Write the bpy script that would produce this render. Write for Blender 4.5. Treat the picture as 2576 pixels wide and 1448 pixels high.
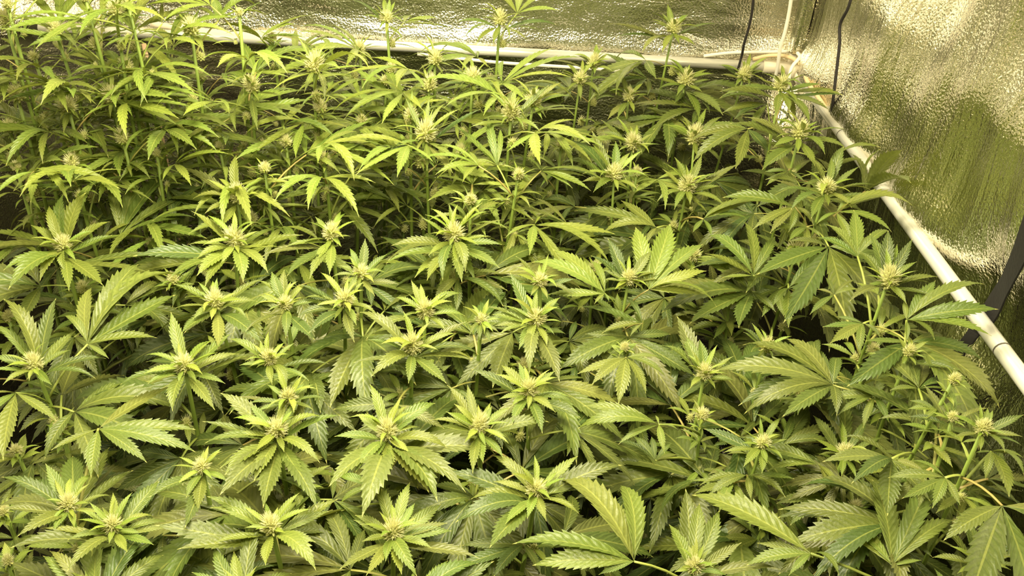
import bpy, math, random
import numpy as np
from mathutils import Vector, Matrix, noise

for o in list(bpy.data.objects):
    bpy.data.objects.remove(o)
SC = bpy.context.scene
COL = SC.collection
PI = math.pi
RAD = math.radians

# ---------------------------------------------------------------- camera
W_PX, H_PX, F_PX = 2576., 1448., 2200.
CAM_Z = 1.55
PITCH, ROLL, YAW = RAD(33.87), RAD(3.57), RAD(1.53)
WALL_R, WALL_B, WALL_L, WALL_F = 0.600, 1.752, -0.955, -0.30
POLE_H = CAM_Z - 0.59
CEIL_Z = 2.05
fw = Vector((math.sin(YAW) * math.cos(PITCH), math.cos(YAW) * math.cos(PITCH), -math.sin(PITCH)))
rt0 = Vector((math.cos(YAW), -math.sin(YAW), 0))
up0 = rt0.cross(fw)
rt = rt0 * math.cos(ROLL) + up0 * math.sin(ROLL)
up = up0 * math.cos(ROLL) - rt0 * math.sin(ROLL)
cam_d = bpy.data.cameras.new('camera')
cam = bpy.data.objects.new('camera', cam_d)
COL.objects.link(cam)
cam.matrix_world = Matrix(((rt.x, up.x, -fw.x, 0), (rt.y, up.y, -fw.y, 0), (rt.z, up.z, -fw.z, CAM_Z), (0, 0, 0, 1)))
cam_d.sensor_width = 36.0
cam_d.lens = F_PX / W_PX * 36.0
cam_d.clip_start = 0.02
SC.camera = cam
CAM = Vector((0, 0, CAM_Z))

# ---------------------------------------------------------------- world, lamps, exposure
SC.view_settings.view_transform = 'Standard'
SC.view_settings.look = 'None'
SC.view_settings.gamma = 1.0
SC.view_settings.use_curve_mapping = False
SC.view_settings.exposure = 0.24
wd = bpy.data.worlds.new('room_air')
SC.world = wd
wd.use_nodes = True
wd.node_tree.nodes['Background'].inputs['Color'].default_value = (1.0, 0.86, 0.55, 1)
wd.node_tree.nodes['Background'].inputs['Strength'].default_value = 0.06


def area(name, loc, size, sy, power, col, rot=(0, 0, 0)):
    d = bpy.data.lights.new(name, 'AREA')
    d.shape = 'RECTANGLE'
    d.size, d.size_y = size, sy
    d.energy = power
    d.color = col
    o = bpy.data.objects.new(name, d)
    o.location = loc
    o.rotation_euler = rot
    COL.objects.link(o)
    return o


LAMP = (1.0, 0.91, 0.60)
area('grow_lamp', (-0.18, 1.05, 1.72), 0.50, 0.28, 23.5, LAMP)
area('grow_lamp', (-0.12, 0.35, 1.74), 0.50, 0.25, 17.5, LAMP)


def ray(px, py):
    return fw + rt * ((px - W_PX / 2) / F_PX) - up * ((py - H_PX / 2) / F_PX)


def at_h(px, py, h):
    d = ray(px, py)
    return CAM + d * (-h / d.z)


def at_y(px, py, y):
    d = ray(px, py)
    return CAM + d * (y / d.y)


def at_x(px, py, x):
    d = ray(px, py)
    return CAM + d * (x / d.x)


# ---------------------------------------------------------------- helpers
def mesh_obj(name, verts, faces, mat, parent=None, smooth=True, uvs=None):
    me = bpy.data.meshes.new(name)
    me.from_pydata([tuple(v) for v in verts], [], faces)
    if smooth:
        me.polygons.foreach_set('use_smooth', [True] * len(me.polygons))
    if uvs is not None:
        ul = me.uv_layers.new(name='UVMap')
        li = np.empty(len(me.loops), dtype=np.int32)
        me.loops.foreach_get('vertex_index', li)
        ul.data.foreach_set('uv', np.asarray(uvs, dtype=np.float32)[li].ravel())
    me.materials.append(mat)
    me.update()
    if name is None:
        return me
    return me


def link(name, me, parent=None, mw=None, color=None):
    o = bpy.data.objects.new(name, me)
    COL.objects.link(o)
    if parent is not None:
        o.parent = parent
    if mw is not None:
        o.matrix_local = mw
    if color is not None:
        o.color = color
    return o


def tag(o, label=None, cat=None, group=None, kind=None):
    if label: o['label'] = label
    if cat: o['category'] = cat
    if group: o['group'] = group
    if kind: o['kind'] = kind
    return o


def tube_data(pts, rads, n=8, cap=True):
    pts = [Vector(p) for p in pts]
    V, Fc = [], []
    prev = None
    for i, p in enumerate(pts):
        a = pts[max(i - 1, 0)]
        b = pts[min(i + 1, len(pts) - 1)]
        t = (b - a).normalized()
        if prev is None:
            ref = Vector((0, 0, 1)) if abs(t.z) < 0.9 else Vector((1, 0, 0))
            x = t.cross(ref).normalized()
        else:
            x = (prev - t * prev.dot(t)).normalized()
        prev = x
        y = t.cross(x)
        r = rads[i] if hasattr(rads, '__len__') else rads
        for k in range(n):
            a2 = 2 * PI * k / n
            V.append(p + x * (r * math.cos(a2)) + y * (r * math.sin(a2)))
    for i in range(len(pts) - 1):
        for k in range(n):
            Fc.append((i * n + k, i * n + (k + 1) % n, (i + 1) * n + (k + 1) % n, (i + 1) * n + k))
    if cap:
        Fc.append(tuple(range(n))[::-1])
        Fc.append(tuple((len(pts) - 1) * n + k for k in range(n)))
    return V, Fc


def smooth_path(pts, k=6):
    pts = [Vector(p) for p in pts]
    if len(pts) < 3:
        return pts
    out = []
    P = [pts[0] * 2 - pts[1]] + pts + [pts[-1] * 2 - pts[-2]]
    for i in range(1, len(P) - 2):
        for j in range(k):
            t = j / k
            a, b, c, d = P[i - 1], P[i], P[i + 1], P[i + 2]
            out.append(0.5 * ((2 * b) + (c - a) * t + (2 * a - 5 * b + 4 * c - d) * t * t + (3 * b - a - 3 * c + d) * t ** 3))
    out.append(pts[-1])
    return out


# ---------------------------------------------------------------- materials
def newmat(name):
    m = bpy.data.materials.new(name)
    m.use_nodes = True
    nt = m.node_tree
    nt.nodes.clear()
    out = nt.nodes.new('ShaderNodeOutputMaterial')
    return m, nt, out


def nd(nt, t, **kw):
    n = nt.nodes.new(t)
    for k, v in kw.items():
        setattr(n, k, v)
    return n


def setin(nt, node, key, v):
    if isinstance(v, bpy.types.NodeSocket):
        nt.links.new(v, node.inputs[key])
    else:
        node.inputs[key].default_value = v


def mth(nt, op, a, b=None, c=None):
    n = nd(nt, 'ShaderNodeMath', operation=op)
    setin(nt, n, 0, a)
    if b is not None: setin(nt, n, 1, b)
    if c is not None: setin(nt, n, 2, c)
    return n.outputs[0]


def mixc(nt, f, a, b, mode='MIX'):
    n = nd(nt, 'ShaderNodeMix', data_type='RGBA', blend_type=mode)
    setin(nt, n, 0, f)
    setin(nt, n, 6, a)
    setin(nt, n, 7, b)
    return n.outputs[2]


def leaf_material():
    m, nt, out = newmat('leaf_blade')
    uv = nd(nt, 'ShaderNodeUVMap')
    sep = nd(nt, 'ShaderNodeSeparateXYZ')
    nt.links.new(uv.outputs[0], sep.inputs[0])
    u, v = sep.outputs[0], sep.outputs[1]
    av = mth(nt, 'ABSOLUTE', mth(nt, 'SUBTRACT', v, 0.5))
    av = mth(nt, 'MULTIPLY', av, 2.0)
    oi = nd(nt, 'ShaderNodeObjectInfo')
    geo = nd(nt, 'ShaderNodeNewGeometry')
    noi = nd(nt, 'ShaderNodeTexNoise')
    noi.inputs['Scale'].default_value = 38.0
    noi.inputs['Detail'].default_value = 3.0
    tc = nd(nt, 'ShaderNodeTexCoord')
    nt.links.new(tc.outputs['Object'], noi.inputs['Vector'])
    base = oi.outputs['Color']
    hsv = nd(nt, 'ShaderNodeHueSaturation')
    setin(nt, hsv, 'Color', base)
    setin(nt, hsv, 'Hue', mth(nt, 'MULTIPLY_ADD', oi.outputs['Random'], 0.03, 0.485))
    setin(nt, hsv, 'Value', mth(nt, 'MULTIPLY_ADD', noi.outputs[0], 0.5, 0.75))
    col = hsv.outputs[0]
    # lateral veins: one per tooth, slanting forward
    vv = mth(nt, 'FRACT', mth(nt, 'SUBTRACT', mth(nt, 'MULTIPLY', u, 14.0), mth(nt, 'MULTIPLY', av, 1.35)))
    vein = mth(nt, 'LESS_THAN', mth(nt, 'ABSOLUTE', mth(nt, 'SUBTRACT', vv, 0.5)), 0.13)
    col = mixc(nt, mth(nt, 'MULTIPLY', vein, 0.32), col, mixc(nt, 1.0, col, (0.42, 0.55, 0.30, 1), 'MULTIPLY'))
    rib = mth(nt, 'LESS_THAN', av, 0.07)
    col = mixc(nt, mth(nt, 'MULTIPLY', rib, 0.40), col, (0.40, 0.42, 0.10, 1))
    tip = mth(nt, 'MULTIPLY', mth(nt, 'GREATER_THAN', u, 0.955), 0.6)
    col = mixc(nt, tip, col, (0.70, 0.66, 0.22, 1))
    under = mixc(nt, 0.45, col, (0.30, 0.34, 0.14, 1))
    col = mixc(nt, geo.outputs['Backfacing'], col, under)
    bs = nd(nt, 'ShaderNodeBsdfPrincipled')
    setin(nt, bs, 'Base Color', col)
    bs.inputs['Roughness'].default_value = 0.42
    bs.inputs['Specular IOR Level'].default_value = 0.5
    bmp = nd(nt, 'ShaderNodeBump')
    bmp.inputs['Strength'].default_value = 0.35
    bmp.inputs['Distance'].default_value = 0.002
    setin(nt, bmp, 'Height', mth(nt, 'ADD', mth(nt, 'PINGPONG', vv, 0.5), mth(nt, 'MULTIPLY', noi.outputs[0], 0.7)))
    nt.links.new(bmp.outputs[0], bs.inputs['Normal'])
    tr = nd(nt, 'ShaderNodeBsdfTranslucent')
    setin(nt, tr, 'Color', mixc(nt, 1.0, col, (1.25, 1.25, 0.5, 1), 'MULTIPLY'))
    mx = nd(nt, 'ShaderNodeMixShader')
    mx.inputs[0].default_value = 0.24
    nt.links.new(bs.outputs[0], mx.inputs[1])
    nt.links.new(tr.outputs[0], mx.inputs[2])
    nt.links.new(mx.outputs[0], out.inputs[0])
    return m


def plain(name, col, rough=0.5, metal=0.0, var=0.25, scale=40.0, bump=0.0, trans=0.0, objcol=False):
    m, nt, out = newmat(name)
    bs = nd(nt, 'ShaderNodeBsdfPrincipled')
    noi = nd(nt, 'ShaderNodeTexNoise')
    noi.inputs['Scale'].default_value = scale
    noi.inputs['Detail'].default_value = 4.0
    tc = nd(nt, 'ShaderNodeTexCoord')
    nt.links.new(tc.outputs['Object'], noi.inputs['Vector'])
    c = (col[0], col[1], col[2], 1)
    if objcol:
        c = nd(nt, 'ShaderNodeObjectInfo').outputs['Color']
    dark = mixc(nt, 1.0, c, (1 - var, 1 - var, 1 - var, 1), 'MULTIPLY')
    cc = mixc(nt, noi.outputs[0], c, dark)
    setin(nt, bs, 'Base Color', cc)
    bs.inputs['Roughness'].default_value = rough
    bs.inputs['Metallic'].default_value = metal
    if bump:
        b = nd(nt, 'ShaderNodeBump')
        b.inputs['Strength'].default_value = bump
        b.inputs['Distance'].default_value = 0.002
        nt.links.new(noi.outputs[0], b.inputs['Height'])
        nt.links.new(b.outputs[0], bs.inputs['Normal'])
    if trans:
        tr = nd(nt, 'ShaderNodeBsdfTranslucent')
        setin(nt, tr, 'Color', cc)
        mx = nd(nt, 'ShaderNodeMixShader')
        mx.inputs[0].default_value = trans
        nt.links.new(bs.outputs[0], mx.inputs[1])
        nt.links.new(tr.outputs[0], mx.inputs[2])
        nt.links.new(mx.outputs[0], out.inputs[0])
    else:
        nt.links.new(bs.outputs[0], out.inputs[0])
    return m


def foil_material(name, stretch, seed, fine=1.0, rough=0.15):
    m, nt, out = newmat(name)
    bs = nd(nt, 'ShaderNodeBsdfPrincipled')
    tc = nd(nt, 'ShaderNodeTexCoord')
    mp = nd(nt, 'ShaderNodeMapping')
    mp.inputs['Scale'].default_value = stretch
    mp.inputs['Location'].default_value = (seed, seed * 1.7, 0)
    nt.links.new(tc.outputs['Object'], mp.inputs[0])
    n1 = nd(nt, 'ShaderNodeTexNoise')
    n1.inputs['Scale'].default_value = 9.0
    n1.inputs['Detail'].default_value = 4.0
    n1.inputs['Distortion'].default_value = 0.8
    nt.links.new(mp.outputs[0], n1.inputs['Vector'])
    n2 = nd(nt, 'ShaderNodeTexNoise')
    n2.inputs['Scale'].default_value = 260.0
    n2.inputs['Detail'].default_value = 1.0
    nt.links.new(tc.outputs['Object'], n2.inputs['Vector'])
    b1 = nd(nt, 'ShaderNodeBump')
    b1.inputs['Strength'].default_value = 0.5
    b1.inputs['Distance'].default_value = 0.012
    nt.links.new(n1.outputs[0], b1.inputs['Height'])
    b2 = nd(nt, 'ShaderNodeBump')
    b2.inputs['Strength'].default_value = 0.8 * fine
    b2.inputs['Distance'].default_value = 0.0022
    nt.links.new(n2.outputs[0], b2.inputs['Height'])
    nt.links.new(b1.outputs[0], b2.inputs['Normal'])
    nt.links.new(b2.outputs[0], bs.inputs['Normal'])
    setin(nt, bs, 'Base Color', mixc(nt, n1.outputs[0], (0.80, 0.76, 0.64, 1), (0.92, 0.89, 0.78, 1)))
    bs.inputs['Metallic'].default_value = 1.0
    bs.inputs['Roughness'].default_value = rough
    nt.links.new(bs.outputs[0], out.inputs[0])
    return m


M_LEAF = leaf_material()
M_STEM = plain('green_stem', (0.26, 0.36, 0.06), 0.5, var=0.35, scale=60, trans=0.1)
M_PETIOLE = plain('petiole', (0.40, 0.40, 0.08), 0.5, var=0.3, scale=60, objcol=True)
M_CALYX = plain('calyx', (0.74, 0.75, 0.28), 0.6, var=0.3, scale=120, trans=0.4)
M_PISTIL = plain('pistil', (0.97, 0.95, 0.60), 0.5, var=0.15, scale=200, trans=0.5)
M_FOIL_B = foil_material('foil_back', (0.9, 1.0, 2.6), 3.0, 0.85, 0.24)
M_FOIL_R = foil_material('foil_right', (1.0, 3.4, 0.6), 7.0, 0.65, 0.12)
M_FOIL_L = foil_material('foil_left', (1.0, 3.0, 0.8), 11.0)
M_POLE = plain('white_painted_steel', (0.82, 0.80, 0.74), 0.28, 0.35, var=0.08, scale=15)
M_PLASTIC = plain('beige_plastic', (0.72, 0.64, 0.50), 0.45, var=0.12)
M_BLACKCORD = plain('black_cord', (0.018, 0.013, 0.011), 0.75, var=0.5, scale=300, bump=0.6)
M_STRAP = plain('black_webbing', (0.007, 0.005, 0.004), 0.85, var=0.4, scale=200, bump=0.4)
M_WHITECORD = plain('white_cable', (0.86, 0.82, 0.72), 0.4, var=0.1)
M_TUBE = plain('tan_tube', (0.78, 0.60, 0.34), 0.4, var=0.15, trans=0.1)
M_FLOOR = plain('dark_floor', (0.022, 0.018, 0.012), 0.8, var=0.5, scale=12, bump=0.5)
M_STAKE = plain('stake_wood', (0.50, 0.33, 0.20), 0.7, var=0.3, scale=60)
M_SEAM = plain('dark_seam', (0.10, 0.085, 0.06), 0.7, var=0.3)


# ---------------------------------------------------------------- the tent
def grid_wall(name, mat, origin, ua, va, nu, nv, disp, normal):
    V, Fc = [], []
    for j in range(nv + 1):
        for i in range(nu + 1):
            a, b = i / nu, j / nv
            p = Vector(origin) + Vector(ua) * a + Vector(va) * b
            V.append(p + Vector(normal) * disp(p))
    for j in range(nv):
        for i in range(nu):
            k = j * (nu + 1) + i
            Fc.append((k, k + 1, k + nu + 2, k + nu + 1))
    o = link(name, mesh_obj(name, V, Fc, mat))
    o['kind'] = 'structure'
    return o


def d_back(p):
    z = p.z - POLE_H
    sag = 0.0165 * math.exp(-((z - 0.010) / 0.026) ** 2) * (0.75 + 0.6 * noise.noise(Vector((p.x * 3, 0.3, 1.2))))
    r = 0.007 * noise.noise(Vector((p.x * 2.2, p.z * 7.5, 4.0))) + 0.004 * noise.noise(Vector((p.x * 7, p.z * 19, 9.0))) + 0.003 * noise.noise(Vector((p.x * 19, p.z * 40, 19.0)))
    return sag + r


STRAP_Y = at_x(2490, 785, .604).y


def d_right(p):
    k = p.y * 9 + 1.2 * noise.noise(Vector((p.y * 2, p.z * 1.5, 2.0)))
    r = 0.006 * math.sin(k) * (0.5 + 0.5 * noise.noise(Vector((p.z * 3, p.y, 1.0))))
    r += 0.010 * noise.noise(Vector((p.y * 6.5, p.z * 2.2, 7.0))) + 0.004 * noise.noise(Vector((p.y * 18, p.z * 4.5, 3.0)))
    z = p.z - POLE_H
    r += 0.017 * math.exp(-((z - 0.02) / 0.040) ** 2) * (.75 + .7 * noise.noise(Vector((p.y * 7, 2, 5))))
    r += 0.075 * min(1, max(0, (z - .12) * 3)) * noise.noise(Vector((p.y * 3.6, p.z * 3.4, 31.0))) + 0.012 * min(1, max(0, (z - .08) * 4)) * noise.noise(Vector((p.y * 9.0, p.z * 7.0, 37.0)))
    g = min(1, max(0, (p.z - 1.14 + .05 * noise.noise(Vector((p.y * 5, 1, 3)))) * 5))
    r += g * (0.026 * noise.noise(Vector((p.y * 7.5, p.z * 6.0, 51.0))) + 0.010 * noise.noise(Vector((p.y * 17, p.z * 11.0, 57.0)))) - .20 * max(0, min(p.z, 1.55) - 1.16)
    q = math.exp(-((p.y - STRAP_Y) / .10) ** 2 - ((z + .01) / .075) ** 2)
    return r * (1 - q) - .026 * min(1, q * 1.6)


def d_left(p):
    return 0.010 * noise.noise(Vector((p.y * 6, p.z * 2, 17.0)))


DEPTH = WALL_B - WALL_F
grid_wall('wall_back', M_FOIL_B, (WALL_L, WALL_B, 0), (WALL_R - WALL_L, 0, 0), (0, 0, CEIL_Z), 170, 190, d_back, (0, -1, 0))
grid_wall('wall_right', M_FOIL_R, (WALL_R, WALL_B, 0), (0, -DEPTH, 0), (0, 0, CEIL_Z), 200, 150, d_right, (-1, 0, 0))
grid_wall('wall_left', M_FOIL_L, (WALL_L, WALL_F, 0), (0, DEPTH, 0), (0, 0, CEIL_Z), 120, 80, d_left, (1, 0, 0))
grid_wall('ceiling', M_FOIL_L, (WALL_L, WALL_F, CEIL_Z), (0, DEPTH, 0), (WALL_R - WALL_L, 0, 0), 40, 40, lambda p: 0.006 * noise.noise(p * 5), (0, 0, -1))
grid_wall('floor', M_FLOOR, (WALL_L, WALL_F, 0), (WALL_R - WALL_L, 0, 0), (0, DEPTH, 0), 30, 30, lambda p: 0.0, (0, 0, 1))

# pole frame of the tent
fr = bpy.data.objects.new('tent_frame', None)
fr.location = (WALL_R - 0.03, WALL_B - 0.03, 0)
COL.objects.link(fr)
tag(fr, 'white steel pole frame of the tent with a beige corner joint', 'tent frame')
INV = Matrix.Translation(-Vector(fr.location))
PR = 0.0098
CX, CY = 0.588, 1.727
CORN = Vector((CX, CY, POLE_H))


def part_mesh(name, V, Fc, mat, parent, off):
    V = [Vector(v) - Vector(off) for v in V]
    return link(name, mesh_obj(name, V, Fc, mat), parent)


V, Fc = tube_data([CORN + Vector((-0.03, 0, 0)), (0, CY + 0.001, POLE_H + 0.001), (-0.45, CY, POLE_H), (WALL_L + 0.03, CY, POLE_H)], PR, 16)
part_mesh('pole', V, Fc, M_POLE, fr, fr.location)
V, Fc = tube_data([CORN + Vector((0, -0.03, 0)), (CX, 0.9, POLE_H), (CX, WALL_F + 0.02, POLE_H)], PR, 16)
part_mesh('pole', V, Fc, M_POLE, fr, fr.location)
for yy, rr in ((1.40, 1.04), (0.80, 1.04)):
    # swaged joints between pole lengths
    V, Fc = tube_data([(CX, yy, POLE_H), (CX, yy - 0.002, POLE_H)], PR * rr, 16)
    o = part_mesh('joint_ring', V, Fc, M_SEAM, fr, fr.location)
V, Fc = tube_data([CORN + Vector((0.0, 0.0, 0.02)), CORN + Vector((0, 0, 1.05))], 0.0105, 14)
part_mesh('post', V, Fc, M_POLE, fr, fr.location)
V, Fc = tube_data([CORN + Vector((0, 0, -0.02)), (CX, CY, 0.0)], PR, 12)
part_mesh('post', V, Fc, M_POLE, fr, fr.location)
cv = []
for k in range(9):
    a = k / 8 * PI / 2
    c = CORN + Vector((-0.035, -0.035, 0))
    cv.append(c + Vector((0.035 * math.sin(a), 0.035 * math.cos(a), 0)))
cv = [CORN + Vector((-0.062, 0, 0))] + cv + [CORN + Vector((0, -0.062, 0))]
V, Fc = tube_data(cv, 0.0128, 16)
part_mesh('corner_joint', V, Fc, M_PLASTIC, fr, fr.location)
V, Fc = tube_data([CORN + Vector((0, 0, -0.03)), CORN + Vector((0, 0, 0.05))], 0.0135, 16)
part_mesh('corner_joint', V, Fc, M_PLASTIC, fr, fr.location)

# vertical sleeve of foil that wraps the corner post
sl = []
a0 = at_y(1984, 140, WALL_B - 0.045)
for k in range(7):
    sl.append(None)
V, Fc = [], []
NS = 18
for j in range(13):
    z = POLE_H + 0.035 + j / 12 * 1.0
    for i in range(NS):
        a = 2 * PI * i / NS
        r = 0.0155 + 0.0016 * math.sin(5 * a + j * 0.3) + 0.002 * noise.noise(Vector((math.cos(a) * 2, math.sin(a) * 2, j * 0.4)))
        V.append(Vector((CX - 0.004 + r * math.cos(a), CY - 0.006 + r * math.sin(a), z)))
for j in range(12):
    for i in range(NS):
        Fc.append((j * NS + i, j * NS + (i + 1) % NS, (j + 1) * NS + (i + 1) % NS, (j + 1) * NS + i))
part_mesh('foil_sleeve', V, Fc, M_FOIL_R, fr, fr.location)
V, Fc = tube_data([CORN + Vector((0, 0, -0.032)), CORN + Vector((0, 0, -.3)), (CX, CY, 0.03)], 0.0145, 14)
part_mesh('foil_sleeve', V, Fc, M_FOIL_R, fr, fr.location)


def cable(name, pts, r, mat, label, cat='cable', n=8, k=6):
    P = smooth_path(pts, k)
    off = P[-1]
    V, Fc = tube_data([p - off for p in P], r, n)
    o = link(name, mesh_obj(name, V, Fc, mat))
    o.location = off
    tag(o, label, cat)
    return o


yb = CY - 0.016
cable('hanging_cord', [at_y(1902, -150, 1.68), at_y(1895, 0, 1.69), at_y(1886, 60, 1.695), at_y(1872, 110, 1.70), at_y(1866, 140, yb), at_y(1857, 172, yb), at_y(1852, 186, yb + .01)], 0.0026, M_BLACKCORD, 'thin black cord hanging in front of the back foil wall', 'cord')
xr = CX + 0.004
cable('hanging_cord', [at_x(2165, -150, .575), at_x(2140, 0, .575), at_x(2114, 60, .575), at_x(2112, 110, .577), at_x(2103, 190, .578), at_x(2097, 240, .580), at_x(2093, 282, .586)], 0.0027, M_BLACKCORD, 'thin black cord hanging beside the right foil wall', 'cord')
cable('power_cable', [at_y(2006, -150, 1.66), at_y(1990, 0, 1.67), at_y(1976, 75, 1.675), at_y(1963, 120, 1.68), at_y(1955, 175, 1.69), at_y(1946, 205, 1.70)], 0.0036, M_WHITECORD, 'white cable hanging down past the tent corner joint')
cable('power_cable', [at_y(2006, 133, 1.70), at_y(2012, 142, 1.685), at_y(2006, 152, 1.675), at_y(1996, 163, 1.67), at_y(1989, 178, 1.665), at_y(1985, 200, 1.66), at_y(1982, 230, 1.66)], 0.0036, M_WHITECORD, 'short white cable end bent over the beige corner joint')
cable('power_cable', [at_y(1770, 141, 1.735), at_y(1835, 133, 1.735), at_y(1900, 131, 1.735), at_y(1990, 129, 1.733)], 0.0034, M_WHITECORD, 'white cable lying along the foil just above the back pole')
cable('hose', [at_y(1895, 149, 1.728), at_y(1930, 141, 1.716), at_y(1965, 140, 1.705), at_y(1995, 148, 1.69), at_y(2013, 163, 1.67), at_y(2024, 180, 1.645), at_y(2031, 205, 1.60), at_x(2062, 250, .585), at_x(2090, 290, .59)], 0.0042, M_TUBE, 'tan hose curving around the corner joint behind the poles', 'hose')
cable('hose', [at_y(380, 60, 1.735), at_y(470, 72, 1.735), at_y(580, 85, 1.733), at_y(690, 84, 1.73), at_y(760, 98, 1.72), at_y(800, 115, 1.71)], 0.006, M_PLASTIC, 'beige hose lying along the back pole behind the tall plants', 'hose')
cable('power_cable', [at_y(1050, 136, 1.70), at_y(1200, 152, 1.70), at_y(1290, 160, 1.70), at_y(1450, 170, 1.70), at_y(1560, 178, 1.70)], 0.0035, M_WHITECORD, 'white cable sagging just below the back pole')
cable('bamboo_stake', [at_h(362, 110, .56), at_h(375, 170, .68), at_h(385, 215, .78), at_h(400, 260, .9)][:1] + [Vector((at_h(392, 240, .66).x, at_h(392, 240, .66).y, 0.0))], 0.0045, M_STAKE, 'slim brown plant stake standing among the tall plants at the back', 'stake')

# strap: a flat dark band hanging on the right wall behind the pole
sp = smooth_path([at_x(2640, 430, .545), at_x(2576, 610, .560), at_x(2540, 692, .578), at_x(2515, 742, .596), at_x(2490, 785, .601), at_x(2462, 822, .598), at_x(2430, 862, .585), at_x(2395, 908, .57), at_x(2330, 1010, .565)], 6)
V, Fc = [], []
off = sp[-1].copy()
for i, p in enumerate(sp):
    t = (sp[min(i + 1, len(sp) - 1)] - sp[max(i - 1, 0)]).normalized()
    t.x = 0
    s = Vector((1, 0, 0)).cross(t.normalized()).normalized()
    wv = 0.0140 + 0.001 * math.sin(i * 0.35)
    for (a, b) in ((-1, 0.0012), (1, 0.0012), (1, -0.0012), (-1, -0.0012)):
        V.append(p + s * wv * a + Vector((b, 0, 0)) - off)
for i in range(len(sp) - 1):
    for k in range(4):
        Fc.append((i * 4 + k, i * 4 + (k + 1) % 4, i * 4 + 4 + (k + 1) % 4, i * 4 + 4 + k))
st = link('strap', mesh_obj('strap', V, Fc, M_STRAP, smooth=False))
st.location = off
tag(st, 'wide black strap hanging against the right foil wall behind the pole', 'strap')


# ---------------------------------------------------------------- plant pieces
def leaflet_data(wr, arc, fold, N, seed, tipcurl=0.0, petl=0.05):
    rnd = random.Random(seed)
    rows = 2 * N + 1
    xs, zs = [0.0], [0.0]
    sub = 60
    for i in range(sub):
        t = (i + 0.5) / sub
        th = arc * (0.5 - t) * 1.1 - tipcurl * max(0, t - 0.6) ** 2 * 4
        xs.append(xs[-1] + math.cos(th) / sub)
        zs.append(zs[-1] + math.sin(th) / sub)
    ang = math.atan2(zs[-1], xs[-1])
    L = math.hypot(xs[-1], zs[-1])
    ca, sa = math.cos(-ang), math.sin(-ang)
    cx = [(x * ca - z * sa) / L for x, z in zip(xs, zs)]
    cz = [(x * sa + z * ca) / L for x, z in zip(xs, zs)]
    side = rnd.uniform(-0.05, 0.05)

    def spine(t):
        t = min(max(t, 0), 1) * sub
        i = min(int(t), sub - 1)
        f = t - i
        return cx[i] * (1 - f) + cx[i + 1] * f, cz[i] * (1 - f) + cz[i + 1] * f

    def prof(t):
        if t < petl:
            return 0.05 * t / petl + 0.02
        q = (t - petl) / (1 - petl)
        body = (q ** 0.80) * ((1 - q) ** 1.12) * 3.62 * (1 - 0.40 * max(0, (q - .60) / .40))
        tail = 0.10 * (1 - q)
        return max(body, tail * min(1, q * 5)) * 1.0

    V, UV, Fc = [], [], []
    for i in range(rows):
        t = i / (rows - 1)
        w = prof(t) * wr * 0.5
        toothy = (i % 2 == 1)
        big = min(1.0, max(0.0, (t - petl) * 8)) * min(1.0, max(0, .94 - t) * 4)
        for c in (-1.0, -0.55, 0.0, 0.55, 1.0):
            ww = w * abs(c)
            tt = t + (0.55 * ww)
            if abs(c) == 1.0:
                if toothy:
                    tt += 0.62 / N * big
                    ww *= 1 + 0.08 * big
                else:
                    ww *= 1 - 0.17 * big
                    tt -= 0.10 / N * big
            tt = min(tt, 1.0)
            x, z = spine(tt)
            y = ww * (1 if c > 0 else -1)
            zz = z + fold * ww
            if abs(c) == 0.55:
                zz += (0.010 if toothy else -0.004) * wr * 4 * big + 0.06 * ww
            if abs(c) == 1.0:
                zz += -0.30 * ww * fold + rnd.uniform(-0.012, 0.012) * wr * 2
            V.append((x, y + side * t * (1 - t), zz))
            UV.append((t, 0.5 + 0.5 * c))
    for i in range(rows - 1):
        for c in range(4):
            a = i * 5 + c
            Fc.append((a, a + 5, a + 6, a + 1))
    return V, Fc, UV


LEAFLETS = {}


def leaflet_bank(key, wr, N, arcs, n_seed=2, curl=0.3):
    bank = []
    for ai, arc in enumerate(arcs):
        for s in range(n_seed):
            V, Fc, UV = leaflet_data(wr * (0.92 + 0.16 * s), arc, 0.28 + 0.22 * s, N, ai * 17 + s, curl)
            bank.append(mesh_obj('leaflet', V, Fc, M_LEAF, uvs=UV))
    LEAFLETS[key] = bank


ARCS = (0.15, 0.5, 0.9, 1.3)
leaflet_bank('b', 0.218, 13, ARCS)
leaflet_bank('m', 0.215, 13, ARCS)
leaflet_bank('s', 0.142, 12, ARCS)


def pet_data(bow=0.06, r0=0.018, r1=0.013, n=6):
    pts = [(t, 0, bow * 4 * t * (1 - t)) for t in (0, .25, .5, .75, 1)]
    return tube_data(pts, [r0 + (r1 - r0) * t for t in (0, .25, .5, .75, 1)], n)


V, Fc = pet_data()
ME_PET = mesh_obj('petiole', V, Fc, M_PETIOLE)

FAN = {1: [(0, 1)], 3: [(0, 1), (38, .78), (-38, .78)], 5: [(0, 1), (33, .9), (-33, .9), (72, .6), (-72, .6)],
       7: [(0, 1), (27, .95), (-27, .95), (58, .76), (-58, .76), (98, .42), (-98, .42)]}


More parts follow.
